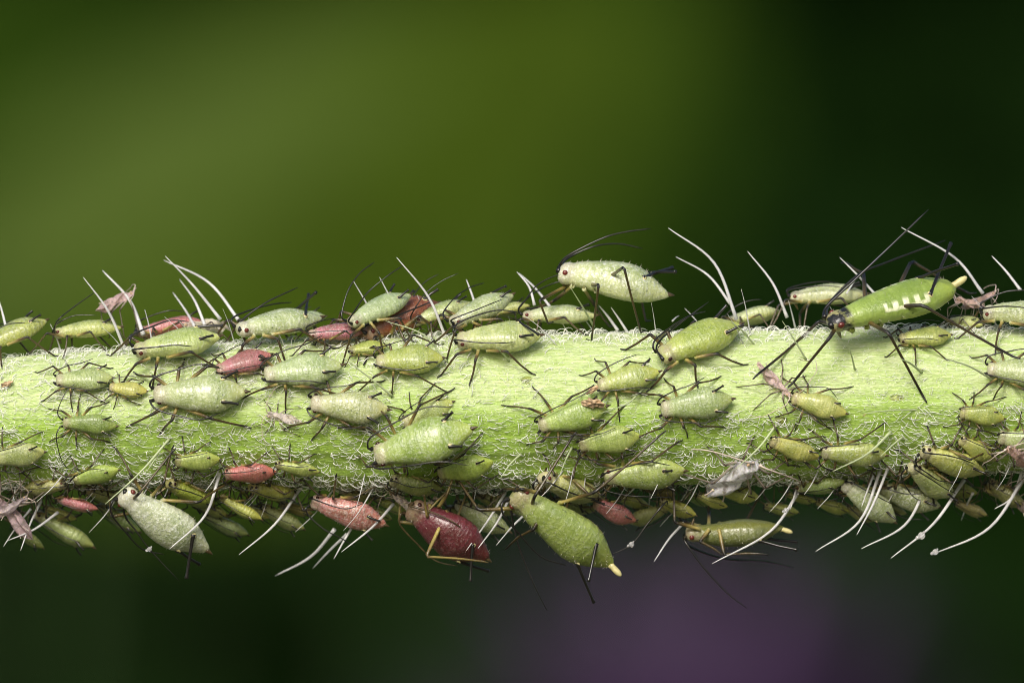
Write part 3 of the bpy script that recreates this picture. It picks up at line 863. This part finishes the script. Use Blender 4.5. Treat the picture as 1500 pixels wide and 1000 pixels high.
aphid('yellow green aphid below the one carrying a brown flake', (848, 652), (938, 638), 'g', .1, fat=1.05)
aphid('bright green plump nymph pressed under the big glossy aphid tail', (641, 692), (723, 676), 'h', .1, fat=1.15, cauda=None)
aphid('slim yellow nymph with head at the stretched shed skin', (1160, 582), (1241, 606), 'y', .08, fat=.98, corn=.10)
aphid('dark translucent nymph with long hind legs on fuzzy stem', (92, 619), (172, 624), 'g', .15, colv=(.22, .30, .07), fat=.9, ant='side')
aphid('grey green aphid with dark cornicle dots, head cut off', (-14, 671), (66, 661), 't', .2, fat=1.15)
aphid('small lime nymph with one black dot beside two green hairs', (256, 676), (323, 672), 'h', .08, fat=1.1, corn=.05)
aphid('deep pink aphid flat on the lower face between lime nymphs', (329, 694), (405, 691), 'k', .1, fat=1.1, corn=.08)
aphid('thin yellow nymph right behind the deep pink aphid', (404, 680), (468, 691), 'y', .06, fat=.9)
aphid('green aphid with an amber ring round its cornicle', (108, 703), (175, 687), 'g', .12, fat=1.08, corn=.06)
aphid('silvery green aphid resting below fuzzy stem with small black cornicle', (885, 698), (1004, 688), 'g', .28, fat=1.02, lift=.17, eye='eye', corn=.12, colv=(.36, .46, .18))
aphid('yellow green nymph ahead of a silver backed aphid', (1128, 644), (1200, 670), 'y', .15, fat=1.0)
aphid('silver backed aphid crossed by a long pale hair', (1203, 662), (1299, 666), 'g', .35, fat=1.0, corn=.12)
aphid('light green aphid with long cornicle above a spotted aphid', (1350, 660), (1443, 692), 'h', .25, fat=1.0, colv=(.40, .48, .15))
aphid('small olive green aphid alone on pale stem, legs tucked', (1406, 604), (1472, 613), 'y', .1, fat=1.12, corn=.08, colv=(.36, .42, .10))
aphid('small yellow aphid half hidden behind a light green aphid', (1406, 643), (1460, 674), 'y', .15, dy=.15)
aphid('pale aphid beside the blurred pinkish skin, cut off', (1462, 640), (1550, 654), 'p', .25)
# ---- lower edge and underside; shaded ones have shade put into darker body colours
aphid('spotted pale aphid wedged under the light green aphid', (1335, 681), (1394, 727), 'p', .3, fat=.95, dy=-.1)
aphid('translucent yellow nymph with ribbed back above the powdery hanging aphid', (246, 706), (314, 738), 'y', .05, fat=1.0, colv=(.34, .40, .07))
aphid('lime yellow nymph with bare rounded tail among the hanging bristles', (322, 726), (384, 760), 'y', .12, fat=1.05, dy=-.3)
aphid('small rosy aphid hanging beside a heap of grey legs', (84, 729), (144, 745), 'k', .2, fat=1.1, dy=-.4, eye='eye')
aphid('powdery pale aphid hanging head up with a droplet on its leg', (178, 722), (306, 806), 'w', .6, fat=.98, th=-42, dy=-.5, dyt=-.9, eye='eye', setae=50, lift=.2,
      feet={'fb': (252, 662, -2.3)}, ant_px={'a': [(182, 752, -1.6), (200, 778, -1.5), (220, 805, -1.4), (262, 850, -1.2)]}, corn_dir={1: (273, 847, -1.4), -1: (292, 826, -.3)})
aphid('bright pink aphid hanging below the fuzz with two dark knobs', (456, 733), (566, 768), 'k', .42, th=-40, dy=-.3, dyt=-.4, fat=.98, eye='eyedark', lift=.18, colv=(.47, .20, .22), setae=40)
aphid('swollen glossy maroon aphid hanging beside fragments of skin', (600, 742), (716, 818), 'm', .05, th=-48, dy=-.2, dyt=-.6, fat=1.2, eye='eyedark', lift=.25, setae=40, legdark=-.45, antm='brown',
      feet={'ha': (708, 822, -1.6), 'fa': (622, 728, -1.9), 'fb': (655, 720, -1.2)}, knees={'ha': (624, 815, -1.9)}, corn_dir={1: (689, 851, -1.2), -1: (716, 836, -.2)})
aphid('large bright green aphid dangling tail down with long black cornicles', (752, 722), (898, 828), 'h', .10, th=-35, dy=-.9, dyt=-1.6, fat=.86, eye='eye', cauda='tongue', lift=.2, setae=90, colv=(.24, .335, .085), corn_rad=.0125,
      feet={'fa': (737, 716, -2.2), 'ma': (745, 800, -1.6), 'mb': (838, 640, -2.9), 'ha': (968, 636, -2.75)},
      knees={'mb': (783, 727, -3.2), 'ha': (871, 721, -3.3)}, ant_px={'a': [(748, 735, -1.9), (757, 790, -1.7), (780, 850, -1.6), (801, 893, -1.5)]},
      corn_dir={1: (862, 851, -2.6), -1: (870, 882, -1.4)})
aphid('pale spotted aphid under the long leg of the dangling green aphid', (792, 698), (880, 730), 'p', .4, eye='eye', fat=.98, dy=.05)
aphid('dull pink textured aphid sheltering under the silvery green aphid', (870, 735), (932, 763), 'k', .15, fat=1.2, th=-50, dy=-.1, colv=(.42, .15, .18))
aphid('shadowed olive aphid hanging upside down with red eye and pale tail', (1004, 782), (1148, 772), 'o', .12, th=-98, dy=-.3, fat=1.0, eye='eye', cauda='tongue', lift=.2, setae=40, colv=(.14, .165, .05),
      feet={'ma': (1058, 812, -.9), 'ha': (1118, 811, -1.0)}, ant_px={'a': [(1003, 792, -.9), (1030, 830, -.9), (1065, 868, -.8), (1094, 890, -.7)], 'b': [(1010, 800, .3), (1060, 818, .5), (1120, 822, .7), (1163, 831, .9)]}, corn_dir={1: (1168, 805, -.8), -1: (1168, 793, .4)})
aphid('yellow green aphid half covered by the white shed skin', (1052, 716), (1112, 728), 'y', .2, fat=1.15, th=-55)
aphid('shaded green aphid behind the end of a long pale hair', (1168, 714), (1238, 704), 'g', .3, fat=1.1, colv=(.30, .40, .13), eye='eye')
aphid('hoary aphid with white crust hanging between two thick bristles', (1236, 708), (1312, 764), 'w', .75, fat=1.05, th=-45)
aphid('bluish hoary aphid hanging behind a long curved bristle', (1280, 710), (1378, 742), 'b', .8, fat=.95, th=-50, dy=.1)
aphid('little olive aphid under the silvery green aphid tail', (966, 732), (1020, 754), 'o', .15, fat=1.2, th=-60, colv=(.34, .36, .09))
aphid('glassy greenish nymph next to the dull pink aphid', (978, 742), (918, 764), 'o', .15, fat=1.15, th=-62, dy=.5, colv=(.30, .36, .14), ant_px={'b': [(975, 735, -1.6), (950, 765, -1.8), (925, 797, -1.8), (893, 813, -1.7)]}, antr=2.0)
aphid('glassy green aphid peeping out behind the spotted wedged aphid', (1372, 708), (1432, 722), 'y', .15, fat=1.2, th=-60, dy=.6, colv=(.30, .36, .10))
aphid('grey mottled aphid between the maroon aphid and slanting bristles', (668, 736), (748, 778), 'w', .6, fat=1.0, th=-55, dy=.3, colv=(.42, .48, .30))
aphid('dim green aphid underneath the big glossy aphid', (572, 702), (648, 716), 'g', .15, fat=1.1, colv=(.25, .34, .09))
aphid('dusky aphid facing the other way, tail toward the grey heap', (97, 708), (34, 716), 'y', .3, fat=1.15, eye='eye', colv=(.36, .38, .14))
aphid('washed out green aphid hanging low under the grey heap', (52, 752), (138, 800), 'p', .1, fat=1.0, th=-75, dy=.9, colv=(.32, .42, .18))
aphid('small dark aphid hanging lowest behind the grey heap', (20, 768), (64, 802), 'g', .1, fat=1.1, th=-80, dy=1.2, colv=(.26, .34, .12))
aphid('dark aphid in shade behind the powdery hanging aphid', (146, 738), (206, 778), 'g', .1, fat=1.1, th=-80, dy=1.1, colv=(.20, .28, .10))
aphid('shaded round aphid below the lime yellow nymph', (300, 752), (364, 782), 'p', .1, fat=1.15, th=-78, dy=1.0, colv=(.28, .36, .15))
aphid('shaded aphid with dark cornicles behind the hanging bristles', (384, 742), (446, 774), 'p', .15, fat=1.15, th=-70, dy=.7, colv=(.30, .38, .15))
aphid('yellow green aphid crossed by a thin white leg', (366, 712), (432, 724), 'y', .1, fat=1.1, colv=(.34, .38, .09))

for lab, h_, t_, c_, kw in [  # most shaded ones carry the shade in a dimmed body colour
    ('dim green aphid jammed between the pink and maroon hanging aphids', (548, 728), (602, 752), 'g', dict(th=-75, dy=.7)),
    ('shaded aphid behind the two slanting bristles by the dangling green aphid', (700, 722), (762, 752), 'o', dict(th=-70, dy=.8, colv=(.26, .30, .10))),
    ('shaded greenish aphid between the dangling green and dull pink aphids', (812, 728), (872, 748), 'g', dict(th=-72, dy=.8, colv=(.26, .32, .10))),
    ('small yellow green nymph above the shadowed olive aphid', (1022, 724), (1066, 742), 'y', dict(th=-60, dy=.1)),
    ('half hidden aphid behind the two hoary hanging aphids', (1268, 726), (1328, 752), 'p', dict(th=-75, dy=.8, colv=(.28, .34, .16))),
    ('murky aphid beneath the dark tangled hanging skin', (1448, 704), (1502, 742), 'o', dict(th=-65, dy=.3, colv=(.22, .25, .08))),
    ('pale aphid back just showing behind the grey green ridge aphid', (716, 462), (776, 448), 'p', dict(dy=.9, lift=.2)),
    ('small aphid hidden behind the pale powdery ridge aphid', (414, 474), (478, 464), 'b', dict(dy=1.0, lift=.2)),
    ('little green nymph in the fuzz beneath the blue grey aphid', (1392, 470), (1440, 476), 'p', dict(lift=.14)),
    ('shaded nymph between the rosy aphid and powdery hanging aphid', (128, 716), (182, 734), 'y', dict(th=-60, dy=.3, colv=(.28, .32, .10)))]:
    aphid(lab, h_, t_, c_, .15, fat=1.1, **kw)

UG = 'dim nymphs crowding the underside'  # their dimness is painted into the body colour below
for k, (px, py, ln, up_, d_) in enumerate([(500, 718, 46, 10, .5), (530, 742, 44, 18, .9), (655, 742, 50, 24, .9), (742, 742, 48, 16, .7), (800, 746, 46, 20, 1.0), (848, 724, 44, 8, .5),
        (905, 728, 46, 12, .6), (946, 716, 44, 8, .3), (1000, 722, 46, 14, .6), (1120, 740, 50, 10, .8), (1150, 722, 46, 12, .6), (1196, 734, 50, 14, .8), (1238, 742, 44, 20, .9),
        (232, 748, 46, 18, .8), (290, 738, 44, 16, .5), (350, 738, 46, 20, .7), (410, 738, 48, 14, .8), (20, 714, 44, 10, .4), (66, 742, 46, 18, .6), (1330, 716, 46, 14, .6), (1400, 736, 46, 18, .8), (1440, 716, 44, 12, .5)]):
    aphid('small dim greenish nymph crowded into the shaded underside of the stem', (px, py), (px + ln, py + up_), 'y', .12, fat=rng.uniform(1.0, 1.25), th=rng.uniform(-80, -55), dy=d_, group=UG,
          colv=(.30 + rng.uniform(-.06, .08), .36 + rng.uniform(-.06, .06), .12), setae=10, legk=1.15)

# ---- shed skins, flakes, droplets
skin('pinkish dry shed skin standing up behind the ridge among bristles', (196, 428), (140, 456), th=80, dy=.6, colv=(.70, .55, .55))
skin('white crumpled shed skin behind the long light green aphid', (268, 476), (338, 480), th=85, dy=.4)
skin('little white shed skin lying open on bare stem face', (392, 606), (442, 618), fat=.55)
skin('stretched pinkish white shed skin with splayed legs on pale stem', (1158, 580), (1110, 530), fat=.36, colv=(.66, .55, .55), legk=1.2)
skin('bright white crumpled shed skin glued at the lower edge', (1108, 678), (1034, 724), fat=.66, colv=(.86, .82, .84), dy=-.25, crumple=.8)
skin('grey tangled shed skin at the end of the lower edge', (-8, 726), (48, 790), fat=.5, th=-40, dy=-.6, colv=(.50, .42, .44), legk=1.4)
skin('grey shed skin with spidery legs over the tangle', (40, 728), (-10, 760), fat=.45, th=-30, dy=-.9, colv=(.52, .46, .46), legk=1.5)
skin('small white fragment of skin beside the maroon aphid', (572, 720), (612, 752), fat=.5, dy=-.4, th=-40)
skin('pale torn skin at the head of the maroon aphid', (640, 728), (612, 748), fat=.6, dy=-.7, th=-40, colv=(.75, .68, .66))
skin('dry tangled skin behind the barred aphid tail', (1400, 438), (1446, 452), fat=.6, th=75, dy=.2, colv=(.66, .56, .52), legk=1.5)
skin('whitish skin with upright legs beside the blue grey aphid', (1458, 428), (1408, 452), fat=.45, th=75, dy=.5, colv=(.55, .46, .42), legk=1.5)
skin('blurred pinkish skin sticking out toward the viewer', (1476, 656), (1520, 690), fat=.6, dy=-.9, colv=(.62, .50, .54))
skin('dark tangled skin hanging at the end of the underside', (1478, 715), (1512, 760), fat=.5, th=-60, dy=.2, colv=(.20, .16, .13), legk=1.3)

def flake(label, px, py, size, col='tan', cat='debris', name='debris_flake', lift=.12):
    p = at(px, py, 0); dz = p[2] - stem_c(p[0])
    y = -math.sqrt(max(0, (stem_r0(p[0]) + lift) ** 2 - dz * dz))
    c = at(px, py, y)
    V, F = ball((0, 0, 0), 1, (0, 0, 1), 12, 8, .6)
    V = V * (1 + nrng.normal(0, .22, (len(V), 1))) * np.array((1.3, .55, .8))
    me = mesh(name, V * size, F, False)
    o = link(name, me, None, (M[col],))
    o.location = c
    o.rotation_euler = (0, rng.uniform(-.6, .6), 0)
    tag(o, label, cat)
flake('brown flake stuck on the back of a green aphid', 868, 590, .26, lift=.62)
flake('tan crumb at the face of a green aphid', 868, 571, .15, lift=.3)
flake('tiny orange crumb on pale stem behind the slim yellow nymph', 1268, 606, .07, lift=.03)
flake('small brown speck on fuzzy stem at the cut off end', 10, 562, .14, lift=.05)

def drop(label, px, py, y, r):
    V, F = [], []
    for dx, dz, s in ((0, 0, 1), (-1.1, -.5, .55), (.7, .9, .35)):
        v, f = ball((dx * r, rng.uniform(-.3, .3) * r, dz * r), r * s, (0, 0, 1), 14, 10)
        o_ = sum(len(q) for q in V)
        V.append(v); F += [tuple(i + o_ for i in q) for q in f]
    o = link('honeydew_drop', mesh('honeydew_drop', np.vstack(V), F), None, (M['drop'],))
    o.location = at(px, py, y)
    tag(o, label, 'droplet', 'sticky droplets')
m, nt, p = new_mat('honeydew')
p.inputs['Base Color'].default_value = (.95, .95, .95, 1)
p.inputs['Roughness'].default_value = .05
p.inputs['Transmission Weight'].default_value = .75
p.inputs['IOR'].default_value = 1.38
b = NB(nt); b.l(b.bump(b.noise(None, 20.0), .2, .02), p.inputs['Normal'])
M['drop'] = m
drop('clear droplet on the thin leg of the powdery hanging aphid', 219, 804, -1.42, .075)
drop('clear droplet on a leg near the tail of the dangling green aphid', 925, 797, -1.8, .085)
drop('droplet beaded halfway along a thick curved bristle', 1350, 784, -1.8, .11)
drop('droplet at the very tip of the longest lower bristle', 1370, 808, -1.5, .09)
drop('white bead on the bristle over the shadowed olive aphid', 1151, 747, -1.15, .07)

# ------------------------------------------------------------------ far surroundings, thrown out of focus by the lens
def far(px, py, y):
    return at(px, py, y)

def leaf_mesh(length, width, fold=.25, curl=.25, n=18, mcount=8):
    V, F = [], []
    for i in range(n + 1):
        s = i / n
        wd = width * .5 * math.sin(math.pi * s ** .8) ** .9 + .001
        for j in range(-mcount, mcount + 1):
            q = j / mcount
            V.append((s * length, q * wd, abs(q) * wd * fold - curl * length * s * s + .02 * wd * math.sin(12 * s + 5 * q)))
    k = 2 * mcount + 1
    for i in range(n):
        for j in range(k - 1):
            F.append((i * k + j, i * k + j + 1, (i + 1) * k + j + 1, (i + 1) * k + j))
    return V, F

def leaf_mat(name, col, tr=.35):
    m, nt, p = new_mat(name)
    b = NB(nt)
    tc = b.n('ShaderNodeTexCoord').outputs['Object']
    nz = b.noise(tc, .03, 3)
    colr = b.mix(b.step(nz, .3, .7), c4(tuple(x * .75 for x in col)), c4(tuple(x * 1.25 for x in col)))
    b.l(colr, p.inputs['Base Color'])
    p.inputs['Roughness'].default_value = .9
    p.inputs['Specular IOR Level'].default_value = .08
    t = b.n('ShaderNodeBsdfTranslucent'); b.l(colr, t.inputs[0])
    mx = b.n('ShaderNodeMixShader'); mx.inputs[0].default_value = tr
    b.l(p.outputs[0], mx.inputs[1]); b.l(t.outputs[0], mx.inputs[2])
    b.l(mx.outputs[0], nt.nodes['Material Output'].inputs[0])
    return m
M['leafA'] = leaf_mat('broad_leaf', (.048, .083, .005))
M['leafC'] = leaf_mat('pale_leaf', (.078, .122, .021))
M['leafB'] = leaf_mat('shaded_leaf', (.020, .046, .002))  # shade on these leaves is put into the green
M['leafD'] = leaf_mat('hedge_leaf_shade', (.006, .022, .002), .2)  # near-black green: the deep hedge shade is painted into the colour
M['petal'] = leaf_mat('purple_petal', (.098, .058, .128), .3)
M['bract'] = leaf_mat('bract_green', (.03, .05, .02), .2)

def plane_basis(nrm, along):
    n = unit(nrm); a = unit(np.asarray(along, float) - n * np.dot(along, n)); s = np.cross(n, a)
    return a, s, n

def leaf_plant(label, name, base, leaves, mat):
    root = empty(name, Matrix.Translation(Vector(base)))
    tag(root, label, 'plant')
    for k, (px0, py0, px1, py1, y, width, nrm) in enumerate(leaves):
        p0, p1 = far(px0, py0, y), far(px1, py1, y + 40)
        ln = float(np.linalg.norm(p1 - p0))
        a, s, n = plane_basis(nrm, p1 - p0)
        V, F = leaf_mesh(ln, width)
        V = np.array(V)
        W = p0 + V[:, :1] * a + V[:, 1:2] * s + V[:, 2:] * n
        lf = link('leaf', mesh('leaf', W - np.array(base), F), root, (M[mat],))
        # petiole down to the plant's foot
        path = spline([np.array(base), (np.array(base) * .5 + p0 * .5) + np.array((0, 30, 0)), p0 + a * ln * .03], 6)
        Vt, Ft = tube(path, np.linspace(5, 2.2, len(path)), 7)
        link('petiole', mesh('petiole', Vt - np.array(base), Ft), root, (M['bract'],))
    return root
GZ = -900.0
leaf_plant('broad olive green leaves blurred behind the stem', 'broad_leaved_plant', (-150, 2050, GZ),
           [(60, 700, 900, 50, 2150, 70, (0.1, -.8, .55)), (300, 500, 960, -400, 2250, 80, (0, -.75, .6))], 'leafA')
leaf_plant('paler slanting leaf blurred in front of the olive leaves', 'slanting_leaf_plant', (-120, 1950, GZ),
           [(-150, 520, 640, -200, 1900, 34, (0, -.8, .6))], 'leafC')
leaf_plant('leaves darkened as in shade, blurred beyond the olive leaves', 'shaded_plant', (60, 2500, GZ),
           [(500, 600, 1080, -200, 2450, 80, (.2, -.8, .5)), (-600, 420, 330, -420, 2350, 90, (0, -.75, .6)), (700, 480, 1130, -350, 2500, 70, (.3, -.8, .4))], 'leafB')

def purple_flower():
    c = far(1010, 1215, 2000)
    root = empty('purple_flower', Matrix.Translation(Vector((c[0], c[1], GZ))))
    tag(root, 'purple thistle like flower blurred far below the stem', 'flower')
    b0 = np.array((c[0], c[1], GZ))
    Vt, Ft = tube(spline([b0, c + np.array((6, 0, -300)), c + np.array((0, 0, -30))], 8), np.linspace(4, 3, 17), 8)
    link('stalk', mesh('stalk', Vt - b0, Ft), root, (M['bract'],))
    Vb, Fb = ball(c + np.array((0, 0, -24)), 17, (0, 0, 1), 18, 12, 1.1)
    link('calyx', mesh('calyx', Vb - b0, Fb), root, (M['bract'],))
    me = None
    for k in range(90):
        az = k * 2.39996; el = R(88 - 78 * (k / 90.0) ** .7)
        d = np.array((math.cos(el) * math.cos(az), math.cos(el) * math.sin(az), math.sin(el)))
        if me is None:
            V, F = leaf_mesh(66, 12, .5, .18, 6, 2)
            me = mesh('floret', V, F)
            me.materials.append(M['petal'])
        o = bpy.data.objects.new('floret', me); COL.objects.link(o); o.parent = root
        a, s, n = plane_basis(np.array((-d[0] * d[2], -d[1] * d[2], 1.01 - d[2] ** 2)) + 1e-3, d)
        pos = c + np.array((0, 0, -18)) + d * 8 - b0
        sc_ = rng.uniform(.8, 1.1)
        o.matrix_local = Matrix(((a[0] * sc_, s[0] * sc_, n[0] * sc_, pos[0]), (a[1] * sc_, s[1] * sc_, n[1] * sc_, pos[1]), (a[2] * sc_, s[2] * sc_, n[2] * sc_, pos[2]), (0, 0, 0, 1)))
purple_flower()

def hedge():
    n = 9000
    P = np.stack([nrng.uniform(-1500, 1500, n), nrng.uniform(3000, 3250, n), nrng.uniform(GZ, 1300, n)], 1)
    lm, F0 = leaf_mesh(70, 34, .3, .2, 3, 1)
    lm = np.array(lm); F0 = np.array(F0)
    V = np.empty((n, len(lm), 3))
    for i in range(n):
        a, s, nn = plane_basis((nrng.normal(0, .5), -1 + nrng.normal(0, .4), .7 + nrng.normal(0, .4)), (nrng.normal(), nrng.normal(0, .3), nrng.normal(-.4, .6)))
        V[i] = P[i] + lm[:, :1] * a + lm[:, 1:2] * s + lm[:, 2:] * nn
    F = (F0[None] + (np.arange(n) * len(lm))[:, None, None]).reshape(-1, 4)
    me = bpy.data.meshes.new('hedge')
    me.from_pydata(V.reshape(-1, 3).tolist(), [], F.tolist())
    o = link('hedge_foliage', me, None, (M['leafD'],))
    o['label'] = 'hedge foliage coloured as in deep shade, blurred far behind everything'; o['category'] = 'hedge'; o['kind'] = 'stuff'
    # woody inside of the hedge, a closed mass behind the leaves
    X = np.linspace(-2000, 2000, 41); Z = np.linspace(GZ, 1500, 25)
    V, F = [], []
    for side, y in ((0, 3260), (1, 3700)):
        for z in Z:
            for x in X: V.append((x, y + 30 * math.sin(x * .02 + z * .013) * (1 if side == 0 else -1), z))
    nx, nz = len(X), len(Z); N0 = nx * nz
    for i in range(nz - 1):
        for j in range(nx - 1):
            q = i * nx + j
            F.append((q, q + 1, q + nx + 1, q + nx)); F.append((N0 + q + 1, N0 + q, N0 + q + nx, N0 + q + nx + 1))
    for j in range(nx - 1):
        q = (nz - 1) * nx + j
        F.append((q, q + 1, N0 + q + 1, N0 + q))
    for i in range(nz - 1):
        for q, fl in ((i * nx, 1), (i * nx + nx - 1, 0)):
            f = (q, q + nx, N0 + q + nx, N0 + q)
            F.append(f if fl else f[::-1])
    o = link('hedge_core', mesh('hedge_core', V, F), None, (M['leafD'],))
    o['label'] = 'dense inside of the blurred hedge, coloured as in deep shade'; o['category'] = 'hedge'; o['kind'] = 'stuff'
hedge()

def ground():
    me = mesh('ground', [(-2e5, -2e5, GZ), (2e5, -2e5, GZ), (2e5, 2e5, GZ), (-2e5, 2e5, GZ)], [(0, 1, 2, 3)], False)
    m, nt, p = new_mat('meadow_ground')
    b = NB(nt)
    tc = b.n('ShaderNodeTexCoord').outputs['Object']
    nz = b.noise(tc, .02, 5)
    b.l(b.mix(nz, (.035, .06, .012, 1), (.06, .05, .025, 1)), p.inputs['Base Color'])
    p.inputs['Roughness'].default_value = .9
    o = link('ground', me, None, (m,))
    o['kind'] = 'structure'
ground()
